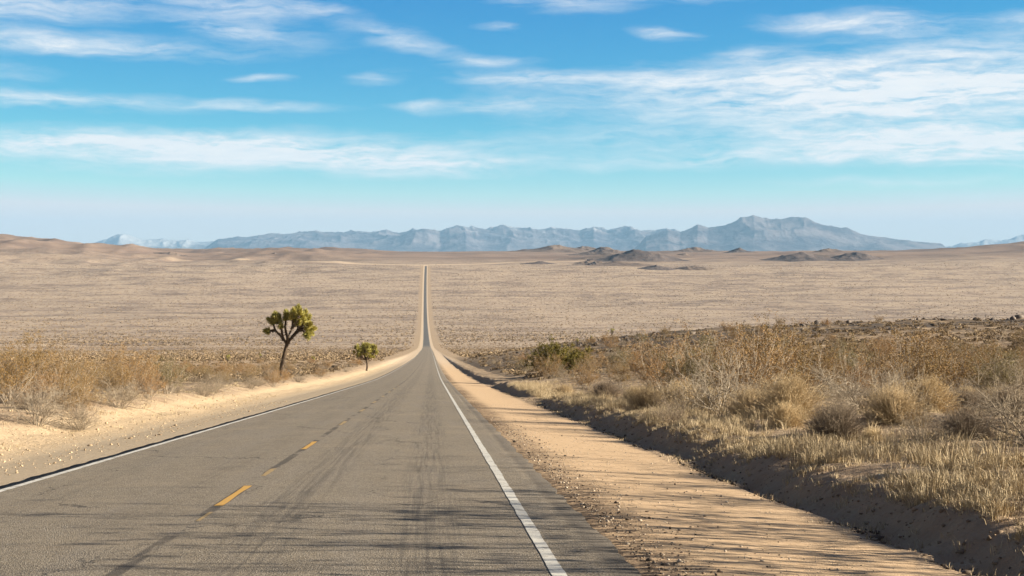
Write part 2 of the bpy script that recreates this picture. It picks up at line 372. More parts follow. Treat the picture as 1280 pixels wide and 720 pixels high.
# windblown sand film
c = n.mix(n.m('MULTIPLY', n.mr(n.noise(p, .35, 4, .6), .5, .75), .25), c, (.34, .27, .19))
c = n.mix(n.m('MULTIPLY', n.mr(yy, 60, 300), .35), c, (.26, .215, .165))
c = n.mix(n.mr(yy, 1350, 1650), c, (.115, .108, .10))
n._in(b.inputs["Base Color"], c)
n._in(b.inputs["Normal"], n.bump(n.m('ADD', a2, n.m('MULTIPLY', vv, 1.4)), .006, .9))
ASPH = m
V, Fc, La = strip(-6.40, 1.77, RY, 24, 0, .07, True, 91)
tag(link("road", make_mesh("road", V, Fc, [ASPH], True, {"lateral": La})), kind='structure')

def paint(name, col, wear, dark):
    m, nt, b = mat(name, .7, .3); n = N(nt); p = n.pos()
    a = n.noise(p, 5, 5, .7); a2 = n.noise(p, 70, 2, .7)
    k = n.mr(n.m('ADD', n.m('MULTIPLY', a, .6), n.m('MULTIPLY', a2, .4)), wear, wear + .12)
    n._in(b.inputs["Base Color"], n.mix(k, col, dark)); return m
WHITE = paint("white_road_paint", (.58, .56, .51), .50, (.22, .19, .16))
YEL = paint("yellow_road_paint", (.52, .30, .07), .56, (.2, .16, .11))
YELF = paint("faded_yellow_paint", (.36, .25, .11), .49, (.15, .125, .10))
ly = RY[(RY > 1) & (RY < 5300)]
for l0, l1, sd in ((1.01, 1.135, 3), (-6.19, -6.06, 5)):
    V, Fc, La = strip(l0, l1, ly, 3, .005, .012, False, sd)
    tag(link("road_marking", make_mesh("road_marking", V, Fc, [WHITE])), kind='structure')
def dash(y0, y1, m, wd=.11, cx=-2.63):
    Ya = np.linspace(y0, y1, 8)
    V, Fc, La = strip(cx - wd / 2, cx + wd / 2, Ya, 3, .005, .02, False, int(y0) + 200)
    tag(link("road_marking", make_mesh("road_marking", V, Fc, [m])), kind='structure')
for k in range(0, 9):
    y0 = 18.4 + 12.2 * k
    dash(y0, y0 + 3.0, YEL if k < 2 else YELF)
dash(23.3, 24.9, YELF, .09); dash(9.4, 12.3, YELF, .09); dash(16.6, 17.6, YELF, .05, -2.60)

# ------------------------------------------------------------------ far mountains and dark hills
def height_patch(name, matl, x0, x1, sky_pts, D, near, back, nu, nv, base_z, nscale, seed, lift=1.0, rug=.27, sharp=1.0, snow=None):
    px = np.linspace(x0, x1, nu)[None, :]; v = np.linspace(0, 1, nv)[:, None]
    Y = near + (back - near) * v + 0 * px
    ang = np.arctan((px - 640) / F) + YAW
    X = Y * np.tan(ang)
    sp = np.array(sky_pts, float)
    H = (HOR - np.interp(px, sp[:, 0], sp[:, 1])) * lift * D / F + CAMH - base_z          # target height above base
    tpk = (D - near) / (back - near)
    sh = np.where(v < tpk, np.clip(v / tpk, 0, 1) ** sharp, np.clip((1 - v) / (1 - tpk), 0, 1) ** sharp)
    sh = sh * sh * (3 - 2 * sh) * .6 + sh * .4
    r = ridged(X / nscale, Y / nscale, 6, seed, .52)
    Hh = H * sh * (1 - rug + rug * (r / .55)) * (1 + .0 * px)
    edge = np.clip((px - x0) / (x1 - x0) * 12, 0, 1) * np.clip((x1 - px) / (x1 - x0) * 12, 0, 1)
    Z = base_z + Hh * edge
    return link(name, make_mesh(name, np.stack([X, Y, Z], -1).reshape(-1, 3), grid_faces(nv, nu), [matl], True))
def rock_mat(name, ca, cb, sc1, snow_z=None, snow_amt=0, dark=(.1, .08, .08)):
    m, nt, b = mat(name, .95, .1); n = N(nt); p = n.pos()
    a = n.noise(p, sc1, 6, .65, .4)
    c = n.mix(n.mr(a, .38, .62), ca, cb)
    c = n.mix(n.m('MULTIPLY', n.mr(n.noise(p, sc1 * 4, 4, .7), .52, .66), .6), c, dark)
    if snow_z:
        zz = n.xyz(p)[2]
        k = n.m('MULTIPLY', n.mr(n.m('ADD', zz, n.m('MULTIPLY', n.m('SUBTRACT', n.noise(p, sc1 * 2.2, 5, .7), .5), snow_z * 1.6)), snow_z, snow_z * 1.35), snow_amt)
        c = n.mix(k, c, (.75, .78, .82))
    n._in(b.inputs["Base Color"], c); n._in(b.inputs["Normal"], n.bump(a, 1 / sc1 * .12, .8)); return m
MT1 = rock_mat("far_range_rock", (.04, .037, .055), (.17, .15, .16), .0009, 860, .4)
MT2 = rock_mat("right_range_rock", (.04, .036, .048), (.17, .145, .15), .0011)
MT0 = rock_mat("snowy_range_rock", (.08, .07, .075), (.18, .165, .155), .0007, 380, .35)
o = height_patch("mountains", MT0, 66, 460, [(66, 322), (90, 312), (105, 306), (130, 300), (150, 296), (175, 298), (200, 299), (240, 300), (262, 302), (330, 302), (460, 300)], 58000, 55000, 61000, 260, 50, -200, 2600, 301, 1.05)
tag(o, kind='structure')
o = height_patch("mountains", MT1, 215, 900, [(215, 318), (250, 308), (275, 303), (300, 299), (345, 294), (400, 290), (440, 291), (500, 288), (520, 281), (535, 279), (550, 283), (562, 278), (580, 279), (610, 281), (640, 280),
     (670, 283), (700, 285), (725, 288), (742, 282), (760, 287), (800, 289), (850, 288), (900, 292)], 48000, 41000, 53000, 560, 110, -200, 2500, 311, 1.09)
tag(o, kind='structure')
o = height_patch("mountains", MT2, 770, 1215, [(770, 303), (800, 296), (835, 285), (850, 289), (872, 282), (885, 286), (905, 282), (925, 274), (942, 269), (960, 272), (985, 271), (1005, 273), (1030, 281), (1055, 288), (1075, 293), (1100, 295), (1135, 299), (1160, 303), (1190, 308), (1215, 314)],
     41000, 36000, 45500, 420, 110, -200, 2600, 321, 1.0, .2)
tag(o, kind='structure')
o = height_patch("mountains", MT0, 1130, 1400, [(1130, 312), (1170, 304), (1200, 301), (1225, 299), (1250, 295), (1280, 291), (1330, 286), (1400, 290)], 57000, 54500, 60500, 160, 40, -200, 2600, 331)
tag(o, kind='structure')

HR1 = rock_mat("dark_hill_rock", (.10, .082, .078), (.165, .13, .115), .012, dark=(.05, .045, .05))
HR2 = rock_mat("brown_hill_rock", (.13, .10, .085), (.20, .15, .115), .008, dark=(.11, .08, .075))
def hill(cx, wd, ytop, ybase, D, matl, seed, skew=0, dp=.6):
    """a rocky hill of its own: centre, half width, top and foot heights on the valley floor"""
    nu, nv = 90, 60
    U, Vv = np.meshgrid(np.linspace(-1, 1, nu), np.linspace(-1, 1, nv))
    W = wd * D / F; X0 = X_at(cx, D)
    X = X0 + U * W; Y = D + Vv * W * dp * 1.6
    g = terrain(X, Y)
    gc = gz(X0, D)
    topz = (HOR - ytop) * D / F + CAMH
    H = max(topz - gc, 6)
    rr = np.sqrt(U ** 2 + Vv ** 2); rr = rr * (1 + .25 * fbm(U * 2 + seed, Vv * 2, 3, seed))
    bell = np.clip(1 - rr, 0, 1); bell = bell ** 1.15
    us = U - skew
    two = 1 + .35 * fbm(U * 2.3 + seed * 1.7, Vv * 1.5, 3, seed + 3)
    r = ridged(X / (W * .45) + seed, Y / (W * .45), 5, seed)
    Z = g - 3 + (H + 3) * 1.75 * bell * two * (.72 + .42 * r)
    Z = np.where(rr > .98, g - 6, Z)
    o = link("rocky_hill", make_mesh("rocky_hill", np.stack([X, Y, Z], -1).reshape(-1, 3), grid_faces(nv, nu), [matl], True))
    tag(o, kind='structure')
hill(800, 66, 317, 333, 6100, HR1, 5); hill(775, 110, 320, 333, 6500, HR2, 35); hill(1035, 95, 320, 333, 6500, HR2, 36); hill(770, 70, 341, 350, 5450, HR2, 37); hill(757, 50, 313, 319, 7600, HR2, 6); hill(700, 75, 309, 316, 8600, HR2, 7); hill(733, 44, 310, 312, 9000, HR2, 8)
hill(675, 28, 335, 345, 5500, HR1, 9); hill(738, 30, 337, 348, 5600, HR2, 10); hill(742, 15, 343, 348, 5400, HR1, 11); hill(820, 34, 346, 353, 5200, HR1, 12); hill(868, 30, 347, 353, 5200, HR2, 13)
hill(1000, 60, 320.5, 329, 6150, HR1, 14); hill(1068, 42, 318, 329, 6250, HR1, 15); hill(1035, 28, 312, 320, 7700, HR2, 16)
hill(1005, 20, 334, 339, 6100, HR1, 17); hill(1062, 40, 334.5, 340, 6000, HR1, 18); hill(925, 30, 313, 318, 7800, HR1, 19); hill(855, 16, 318, 324, 7300, HR2, 20)
hill(870, 40, 311, 316, 8400, HR2, 23); hill(215, 26, 321, 329, 6800, HR2, 24); hill(340, 26, 325, 332, 6600, HR2, 25)

# ------------------------------------------------------------------ haze
HAZE_D = 1.7e-5
m = bpy.data.materials.new("haze_air"); m.use_nodes = True; nt = m.node_tree
for q in list(nt.nodes): nt.nodes.remove(q)
out = nt.nodes.new("ShaderNodeOutputMaterial"); pv = nt.nodes.new("ShaderNodeVolumePrincipled")
pv.inputs["Color"].default_value = (.36, .65, 1.0, 1); pv.inputs["Density"].default_value = HAZE_D; pv.inputs["Anisotropy"].default_value = 0.0
nt.links.new(pv.outputs[0], out.inputs["Volume"])
bx = np.array([(x, y, z) for z in (-330, 1650) for y in (-900, 66000) for x in (-40000, 40000)], float)
ho = link("haze", make_mesh("haze", bx, np.array([(0, 2, 3, 1), (4, 5, 7, 6), (0, 1, 5, 4), (2, 6, 7, 3), (0, 4, 6, 2), (1, 3, 7, 5)]), [m])); tag(ho, kind='stuff')

# ------------------------------------------------------------------ plants
def rot_to(d):
    d = d / np.linalg.norm(d); a = np.array([0, 0, 1.0]) if abs(d[2]) < .9 else np.array([1.0, 0, 0])
    u = np.cross(a, d); u /= np.linalg.norm(u); return u, np.cross(d, u), d
def tubes(paths, sides=3):
    """paths: list of (points (n,3), radii (n,)); returns V, F"""
    Vs, Fs, off = [], [], 0
    an = np.linspace(0, 2 * np.pi, sides, endpoint=False)
    for P_, r in paths:
        P_ = np.asarray(P_, float); k = len(P_); T = np.gradient(P_, axis=0); T /= np.linalg.norm(T, axis=1, keepdims=True) + 1e-9
        ref = np.where(np.abs(T[:, 2:3]) < .9, np.array([[0, 0, 1.0]]), np.array([[1.0, 0, 0]]))
        u = np.cross(ref, T); u /= np.linalg.norm(u, axis=1, keepdims=True) + 1e-9; v = np.cross(T, u)
        r = np.broadcast_to(np.asarray(r, float), (k,))[:, None, None]
        ring = P_[:, None] + r * (np.cos(an)[None, :, None] * u[:, None] + np.sin(an)[None, :, None] * v[:, None])
        Vs.append(ring.reshape(-1, 3))
        i = np.arange(k - 1)[:, None] * sides + np.arange(sides)[None]; j = np.arange(k - 1)[:, None] * sides + (np.arange(sides)[None] + 1) % sides
        Fs.append(np.stack([i, j, j + sides, i + sides], -1).reshape(-1, 4) + off); off += k * sides
    return np.concatenate(Vs), np.concatenate(Fs)
def cards(C, size, rng, asp=.55, flat=0):
    """small leaf faces, randomly turned"""
    k = len(C); a = rng.normal(size=(k, 3)); a[:, 2] *= (1 - flat); a /= np.linalg.norm(a, axis=1, keepdims=True)
    b_ = rng.normal(size=(k, 3)); b_ -= (b_ * a).sum(1, keepdims=True) * a; b_ /= np.linalg.norm(b_, axis=1, keepdims=True)
    s = (size * rng.uniform(.6, 1.3, k))[:, None]
    V = np.stack([C - a * s, C + b_ * s * asp, C + a * s, C - b_ * s * asp], 1).reshape(-1, 3)
    return V, np.arange(4 * k).reshape(-1, 4), np.repeat(rng.uniform(0, 1, k), 4)
def leafmat(name, cols, rough=.8, objvar=.35, trans=0):
    m, nt, b = mat(name, rough, .15); n = N(nt); t = n.attr("tint"); r = n.rnd()
    a, bb, c3 = cols
    c = n.mix(n.mr(n.m('ADD', n.m('MULTIPLY', t, 1 - objvar), n.m('MULTIPLY', r, objvar)), .15, .85), a, bb)
    c = n.mix(n.m('MULTIPLY', n.m('FRACT', n.m('MULTIPLY', r, 7.3)), .6), c, c3)
    n._in(b.inputs["Base Color"], c); return m
M_CREO = leafmat("creosote_leaf", ((.36, .185, .055), (.19, .14, .045), (.36, .235, .12)), objvar=.6)
M_OLIVE = leafmat("olive_leaf", ((.22, .18, .075), (.13, .12, .05), (.25, .19, .10)), objvar=.5)
M_GREEN = leafmat("green_leaf", ((.14, .13, .028), (.27, .20, .05), (.19, .15, .033)))
M_BRANCH = leafmat("grey_branch", ((.27, .225, .175), (.42, .365, .30), (.33, .265, .195)))
M_PALE = leafmat("pale_dead_twig", ((.24, .195, .145), (.38, .325, .255), (.30, .24, .17)))
M_BLOND = leafmat("blond_twig", ((.50, .37, .21), (.68, .54, .34), (.42, .32, .20)))
M_GREYTW = leafmat("grey_brown_twig", ((.21, .165, .125), (.33, .27, .20), (.25, .19, .14)))
M_GRASS = leafmat("dry_grass_blade", ((.36, .275, .165), (.62, .51, .34), (.46, .36, .22)), objvar=0)
M_SCRUB = leafmat("scrub_leaf", ((.17, .125, .08), (.36, .27, .165), (.25, .185, .12)), objvar=0)
M_BARK = leafmat("dark_shaggy_bark", ((.075, .055, .04), (.14, .105, .075), (.1, .08, .06)), objvar=.1)
M_JLEAF = leafmat("dagger_leaf", ((.26, .26, .07), (.60, .52, .18), (.42, .38, .12)), objvar=.3)

def stemset(rng, n, h, lean0, lean1, droop, seg=6, nchild=5, clen=.35, r=.009, wob=.05, gchild=0, start=.3, glen=.5):
    P_, ends = [], []
    for i in range(n):
        az_ = rng.uniform(0, 2 * np.pi); ln = rng.uniform(lean0, lean1); L_ = h * rng.uniform(.65, 1.12)
        d = np.array([math.cos(az_) * math.sin(ln), math.sin(az_) * math.sin(ln), math.cos(ln)])
        pos = np.array([math.cos(az_), math.sin(az_), 0]) * rng.uniform(0, .10) * h; pts = [pos.copy() - np.array([0, 0, .06])]
        for k in range(seg):
            d = d + rng.normal(size=3) * wob * 2.2 + np.array([math.cos(az_), math.sin(az_), 0]) * droop[0] + np.array([0, 0, droop[1]])
            d /= np.linalg.norm(d); pos = pos + d * L_ / seg; pts.append(pos.copy())
        pts = np.array(pts); rad = np.linspace(r, r * .35, seg + 1); P_.append((pts, rad))
        for c in range(nchild):
            t_ = rng.uniform(start, .97) * seg; k = int(t_); q = pts[k] + (pts[min(k + 1, seg)] - pts[k]) * (t_ - k)
            dd = pts[min(k + 1, seg)] - pts[k]; dd = dd / np.linalg.norm(dd) + rng.normal(size=3) * .55; dd[2] += .15; dd /= np.linalg.norm(dd)
            cl_ = clen * h * rng.uniform(.5, 1.1); cp = [q]
            for s in range(3):
                dd = dd + rng.normal(size=3) * wob * 2.5; dd[2] += droop[1] * .6; dd /= np.linalg.norm(dd); cp.append(cp[-1] + dd * cl_ / 3)
            cp = np.array(cp); P_.append((cp, np.linspace(r * .5, r * .22, 4))); ends.append(cp)
            for g_ in range(gchild):
                q2 = cp[rng.integers(1, 4)]; d2 = dd + rng.normal(size=3) * .7; d2 /= np.linalg.norm(d2)
                gp = np.array([q2, q2 + d2 * cl_ * glen * .5, q2 + (d2 + rng.normal(size=3) * .25) * cl_ * glen]); P_.append((gp, r * .25)); ends.append(gp)
    return P_, ends
def vt(V, rng, F_):   # tint per tube piece
    isl = np.zeros(len(V)); k = rng.uniform(0, 1, len(V) // 9 + 1); isl = k[np.arange(len(V)) // 9]; return isl
def creosote(seed, h=1.9, n=26, leaf=.030, per=15, lean=(.15, .85)):
    rng = np.random.default_rng(seed)
    P_, ends = stemset(rng, n, h, lean[0], lean[1], (.0, .02), nchild=6, clen=.30, r=.011, gchild=2)
    V, F_ = tubes(P_); br = (V, [F_], vt(V, rng, F_))
    C = []
    for e in ends:
        k = rng.integers(per // 2, per + 1)
        t_ = rng.uniform(.2, 1, k) * (len(e) - 1); i = t_.astype(int).clip(0, len(e) - 2)
        C.append(e[i] + (e[i + 1] - e[i]) * (t_ - i)[:, None] + rng.normal(size=(k, 3)) * .035)
    C = np.concatenate(C); V, F_, T_ = cards(C, leaf, rng); return br, (V, [F_], T_)
def dry_dome(seed, h, n, lean, nchild, gchild, r, clen=.4, wob=.07, droop=(0, .0)):
    rng = np.random.default_rng(seed); P_, _ = stemset(rng, n, h, lean[0], lean[1], droop, seg=5, nchild=nchild, clen=clen, r=r, gchild=gchild, wob=wob, start=.15)
    V, F_ = tubes(P_); return V, [F_], vt(V, rng, F_)
TPL = {}
def tpl(kind, parts):
    """parts: list of (part name, (V, F, tint), material)"""
    TPL.setdefault(kind, []).append([(nm, make_mesh(nm, g[0], g[1], [mt], False, {"tint": g[2]})) for nm, g, mt in parts])
for s in range(5):
    br, lf = creosote(100 + s, 1.9, 26 + 2 * s, (.0145 + .0015 * (s % 3)), 40 - s); tpl("creosote_bush", [("branches", br, M_BRANCH), ("foliage", lf, M_OLIVE if s == 4 else M_CREO)])
br, lf = creosote(109, 1.9, 13, .03, 5, (.1, .6)); tpl("creosote_bush", [("branches", br, M_BRANCH), ("foliage", lf, M_CREO)])
for s in range(2):
    br, lf = creosote(130 + s, 1.7, 52, .028, 42, (.1, 1.15)); tpl("green_bush", [("branches", br, M_BRANCH), ("foliage", lf, M_GREEN)])
for s in range(4):
    g = dry_dome(150 + s, .95, 46, (.2, 1.25), 7, 3, .0065, .38, .08); tpl("dry_shrub", [("twigs", g, (M_PALE, M_GREYTW)[s % 2])])
for s in range(3):
    g = dry_dome(170 + s, 1.4, 22, (.3, 1.2), 7, 5, .011, .34, .11, (.03, -.03)); tpl("dead_shrub", [("branches", g, M_PALE)])
for s in range(4):
    g = dry_dome(190 + s, .62, 600, (.0, 1.5), 4, 1, .0052, .36, .05); tpl("round_bush", [("twigs", g, (M_BLOND, M_GREYTW, M_BLOND, M_GREYTW)[s])])
FIRST = {}
def plant(kind, x, y, s, v, rz, label, group, sz=1.0, catn=None):
    root = bpy.data.objects.new(kind, None); COL.objects.link(root); root.empty_display_size = .2
    root.location = (x, y, gz(x, y) - .03); root.rotation_euler = (0, 0, rz); root.scale = (s, s, s * sz)
    v = v % len(TPL[kind])
    for nm, me in TPL[kind][v]:
        if (kind, v, nm) in FIRST: c = FIRST[(kind, v, nm)].copy(); COL.objects.link(c)
        else: c = bpy.data.objects.new(nm, me); COL.objects.link(c); FIRST[(kind, v, nm)] = c
        c.parent = root
    tag(root, label, catn or {"creosote_bush": "bush", "green_bush": "bush", "dry_shrub": "shrub", "dead_shrub": "shrub", "round_bush": "bush"}[kind], group)
    PLACED.append((x, y, s)); return root
PLACED = []
def pp(kind, px, Y, s, v, label, group=None, sz=1.0, rz=None): plant(kind, X_at(px, Y), Y, s, v, random.uniform(0, 6.28) if rz is None else rz, label, group, sz)

# singled-out plants to the right of the road
pp("green_bush", 692, 140, 1.75, 0, "dense dark green bush standing above the sandy bank far down the right verge", rz=1)
pp("green_bush", 722, 146, 1.25, 1, "lower yellowish green bush just right of the dense dark green bush", rz=2)
pp("creosote_bush", 742, 138, .95, 2, "low ochre bush at the right end of the green bushes")
pp("creosote_bush", 655, 190, .95, 3, "small olive bush on the verge just left of the dense dark green bush")
pp("round_bush", 985, 35.5, 1.65, 0, "largest blond ball-shaped bush behind the strip of dry grass", rz=.4)
pp("round_bush", 1047, 30.2, 1.15, 1, "flat-topped grey-brown bush to the right of the largest blond bush")
pp("round_bush", 1210, 29, 1.12, 3, "isolated round bush with a dark left side near the right edge of the photo")
pp("round_bush", 810, 47, 1.4, 2, "blond tufted bush at the left end of the tall thicket behind the bank")
pp("round_bush", 757, 66, 1.2, 1, "small dark grey round bush standing alone in pale grass beyond the ditch")
pp("round_bush", 893, 44, 1.1, 0, "pale blond bush between two grey twiggy shrubs left of the largest blond bush")
pp("round_bush", 1120, 33, 1.35, 2, "pale straw bush midway between the flat-topped bush and the isolated round bush")
pp("round_bush", 940, 39, 1.2, 2, "small straw-coloured bush tucked against the left side of the largest blond bush")
pp("round_bush", 850, 50, 1.5, 0, "straw-coloured bush in front of the creosote bush with dark lower branches")
pp("round_bush", 1160, 40, 1.5, 0, "broad straw-coloured bush behind the isolated round bush")
pp("round_bush", 705, 78, 1.2, 2, "small blond bush on the sandy bank nearer than the green bushes")
pp("dead_shrub", 1262, 33, 1.25, 0, "bare dead shrub with bleached arching branches at the right edge of the photo")
pp("dead_shrub", 905, 41, 1.6, 1, "tall bare shrub with whitish upright branches in the middle of the right thicket")
pp("dead_shrub", 1075, 43, 1.45, 2, "pale leafless shrub with forked branches right of the thicket's tallest creosote")
pp("creosote_bush", 832, 60, 1.42, 0, "tall olive and rust creosote bush at the left end of the right thicket")
pp("creosote_bush", 868, 55, 1.2, 4, "creosote bush with dark lower branches right of the tall olive one")
pp("creosote_bush", 932, 46, 1.38, 1, "tallest creosote bush of the right thicket with a rusty feathery top")
pp("creosote_bush", 965, 52, 1.38, 2, "wide rust-brown creosote bush directly right of the tallest one")
pp("creosote_bush", 1012, 56, 1.15, 3, "ochre creosote bush behind the pale leafless shrub")
pp("creosote_bush", 1200, 62, 1.2, 0, "orange-brown creosote bush rising above its neighbours near the right edge")
pp("dry_shrub", 858, 42, .95, 0, "whitish tangled shrub at the foot of the right thicket")
pp("dry_shrub", 1120, 36, 1.15, 2, "wide pale grey shrub with fine twigs left of the isolated round bush")
pp("dry_shrub", 835, 38, .75, 1, "low dark shrub with tangled twigs on the grassy crest of the bank")
# to the left of the road
pp("creosote_bush", 12, 47, .98, 0, "tall rusty creosote bush at the left edge of the photo")
pp("creosote_bush", 38, 52, 1.16, 3, "tallest bush of the left verge with upright olive-yellow tips")
pp("creosote_bush", 72, 50, .88, 1, "rust-brown bush directly right of the tallest left-hand bush")
pp("creosote_bush", 165, 62, .98, 2, "olive and rust bush behind the bleached spreading shrub of the left bank")
pp("creosote_bush", 208, 66, .85, 4, "orange-brown low bush at the top of the sandy left bank")
pp("dead_shrub", 45, 40, 1.0, 0, "bleached grey branches sprawling at the foot of the left-edge bushes")
pp("dead_shrub", 150, 52, .95, 1, "bleached spreading dead shrub on the crest of the sandy left bank")
pp("dry_shrub", 100, 41, .9, 0, "grey twiggy shrub low on the left bank beside the sprawling dead branches")
pp("dry_shrub", 268, 78, 1.1, 2, "pale grey rounded shrub on the left bank halfway to the big Joshua tree")
pp("dry_shrub", 338, 118, 1.0, 1, "grey low shrub at the foot of the big Joshua tree")
pp("dry_shrub", 372, 122, 1.0, 0, "pale tufted shrub on the sand just right of the big Joshua tree")

def free(x, y, r):
    return all((x - a) ** 2 + (y - b) ** 2 > (r * (.5 + .5 * c)) ** 2 for a, b, c in PLACED[-700:])
def zone(side, y, x):
    if side > 0:
        if x < 9.5 and y < 60: return "on the right bank beside the grass"
        return ("in the near part of the right thicket" if y < 52 else "mid-way into the right thicket" if y < 78 else "at the back of the right thicket" if y < 120 else "on the slope below the dark ledge")
    return ("low on the near end of the left bank" if y < 48 else "on the left bank before the big Joshua tree" if y < 105 else "around the big Joshua tree" if y < 175 else "near the small bushy Joshua tree")
DESC = {"creosote_bush": "rust and olive creosote bush", "dry_shrub": "grey twiggy dry shrub", "dead_shrub": "leafless bleached shrub", "round_bush": "small rounded dry bush"}
def scatter(side, cnt, ya, yb, xmin, xmaxf, weights, smin, smax, sep, powr=1.0):
    done = 0; tries = 0; ks = list(weights)
    while done < cnt and tries < cnt * 60:
        tries += 1
        y = ya * (yb / ya) ** (random.random() ** powr)
        xm = xmaxf * y + 3
        x = xmin + (xm - xmin) * random.random()
        if xm <= xmin or not free(x * side + (0 if side > 0 else 0), y, sep): continue
        k = random.choices(ks, [weights[q] for q in ks])[0]
        if side > 0 and x < 8.8 and y < 60:
            if k == "creosote_bush" or k == "dead_shrub": continue
        s = random.uniform(smin, smax)
        if k == "round_bush": s *= random.uniform(.7, 1.1)
        if side < 0 and k == "creosote_bush" and x > 0: s *= .9
        z_ = zone(side, y, x)
        plant(k, x * side, y, s, (random.randrange(5) if side > 0 else random.choice((0, 1, 3))) if k == 'creosote_bush' else random.randrange(12), random.uniform(0, 6.28), DESC[k] + " " + z_, DESC[k] + "es " + z_ if k != "dry_shrub" and k != "dead_shrub" else DESC[k] + "s " + z_, random.uniform(.8, 1.1)); done += 1
    return done
scatter(1, 48, 24, 60, 7.4, .40, {"dry_shrub": 1.6, "round_bush": 6, "dead_shrub": .2}, .5, 1.1, 2.1)
scatter(1, 74, 40, 80, 10.2, .44, {"creosote_bush": 7, "dry_shrub": 2, "dead_shrub": .4, "round_bush": 2.2}, .75, 1.3, 2.5)
scatter(1, 85, 75, 135, 8.6, .44, {"creosote_bush": 7, "dry_shrub": 2, "dead_shrub": .5}, .6, 1.1, 2.2)
scatter(1, 45, 120, 260, 8.0, .30, {"creosote_bush": 7, "dry_shrub": 2}, .6, 1.05, 3.0)
scatter(-1, 34, 32, 56, 10.3, .32, {"creosote_bush": 3, "dry_shrub": 5, "dead_shrub": .5}, .45, .8, 1.4)
scatter(-1, 110, 48, 120, 10.6, .33, {"creosote_bush": 6, "dry_shrub": 4, "dead_shrub": .5}, .55, .9, 2.0)
scatter(-1, 85, 105, 300, 10.7, .20, {"creosote_bush": 6, "dry_shrub": 3}, .5, .85, 3.2)
# tall bushes on the right verge beside the camera; their long shadows cross the road
for i, (x, y, s) in enumerate([(11.3, 15.0, 2.5), (12.9, 18.6, 2.4), (15.0, 22.8, 2.5), (9.9, 12.4, 2.3), (16.0, 26.5, 2.4)]):
    plant("creosote_bush", x, y, s, 5, i * 1.3, "tall sparse creosote bush on the right verge beside the near end of the road", "tall creosote bushes beside the near end of the road")

# ------------------------------------------------------------------ Joshua trees
def rosette(base, axis, L_, Rr, nb, rng, dead=.25):
    u, v, d = rot_to(np.asarray(axis, float)); k = nb
    t_ = rng.uniform(0, 1, k); az_ = rng.uniform(0, 2 * np.pi, k); up = .1 + .95 * t_ ** 1.3          # blades point outward low down and forward at the tip
    out = (np.cos(az_)[:, None] * u + np.sin(az_)[:, None] * v)
    dir_ = out * np.cos(up * 1.45)[:, None] + d * np.sin(up * 1.45)[:, None]
    st = np.asarray(base) + d * (t_ * L_)[:, None] + out * Rr * .15
    ln = Rr * rng.uniform(.75, 1.1, k)[:, None]
    side = np.cross(dir_, rng.normal(size=(k, 3))); side /= np.linalg.norm(side, axis=1, keepdims=True); wd = .034 * (Rr / .3)
    V = np.stack([st - side * wd, st + side * wd, st + dir_ * ln], 1).reshape(-1, 3)
    return V, [np.arange(3 * k).reshape(-1, 3)], np.repeat(rng.uniform(0, 1, k), 3)
def shag(path, rad, rng, nb):
    """short dead leaves hanging on a limb"""
    P_ = np.asarray(path); k = nb; t_ = rng.uniform(0, len(P_) - 1.01, k); i = t_.astype(int)
    c = P_[i] + (P_[i + 1] - P_[i]) * (t_ - i)[:, None]; o_ = rng.normal(size=(k, 3)); o_[:, 2] -= .6; o_ /= np.linalg.norm(o_, axis=1, keepdims=True)
    r_ = np.interp(t_, range(len(P_)), rad)[:, None]
    side = np.cross(o_, rng.normal(size=(k, 3))); side /= np.linalg.norm(side, axis=1, keepdims=True)
    V = np.stack([c + o_ * r_ * .8 - side * .03, c + o_ * r_ * .8 + side * .03, c + o_ * (r_ + .13) - np.array([0, 0, .07])], 1).reshape(-1, 3)
    return V, np.arange(3 * k).reshape(-1, 3)
def limb_mesh(path, rad, rng, sides=8, hair=60):
    V, F_ = tubes([(path, rad)], sides)
    V = V + np.stack([fbm(V[:, 0] * 9 + q, V[:, 2] * 9, 2, 400 + q) for q in range(3)], 1) * .035
    if hair:
        V2, F2 = shag(path, rad, rng, hair); nV = len(V)
        T_ = np.concatenate([rng.uniform(0, 1, nV), np.repeat(rng.uniform(0, 1, len(F2)), 3)])
        return np.concatenate([V, V2]), [F_, F2 + nV], T_
    return V, [F_], rng.uniform(0, 1, len(V))
def spline(pts, k=10):
    pts = np.asarray(pts, float); t_ = np.linspace(0, len(pts) - 1, k); i = np.clip(t_.astype(int), 0, len(pts) - 2); f = (t_ - i)[:, None]
    p0 = pts[np.clip(i - 1, 0, None)]; p1 = pts[i]; p2 = pts[i + 1]; p3 = pts[np.clip(i + 2, None, len(pts) - 1)]
    return .5 * (2 * p1 + (p2 - p0) * f + (2 * p0 - 5 * p1 + 4 * p2 - p3) * f ** 2 + (3 * p1 - p0 - 3 * p2 + p3) * f ** 3)
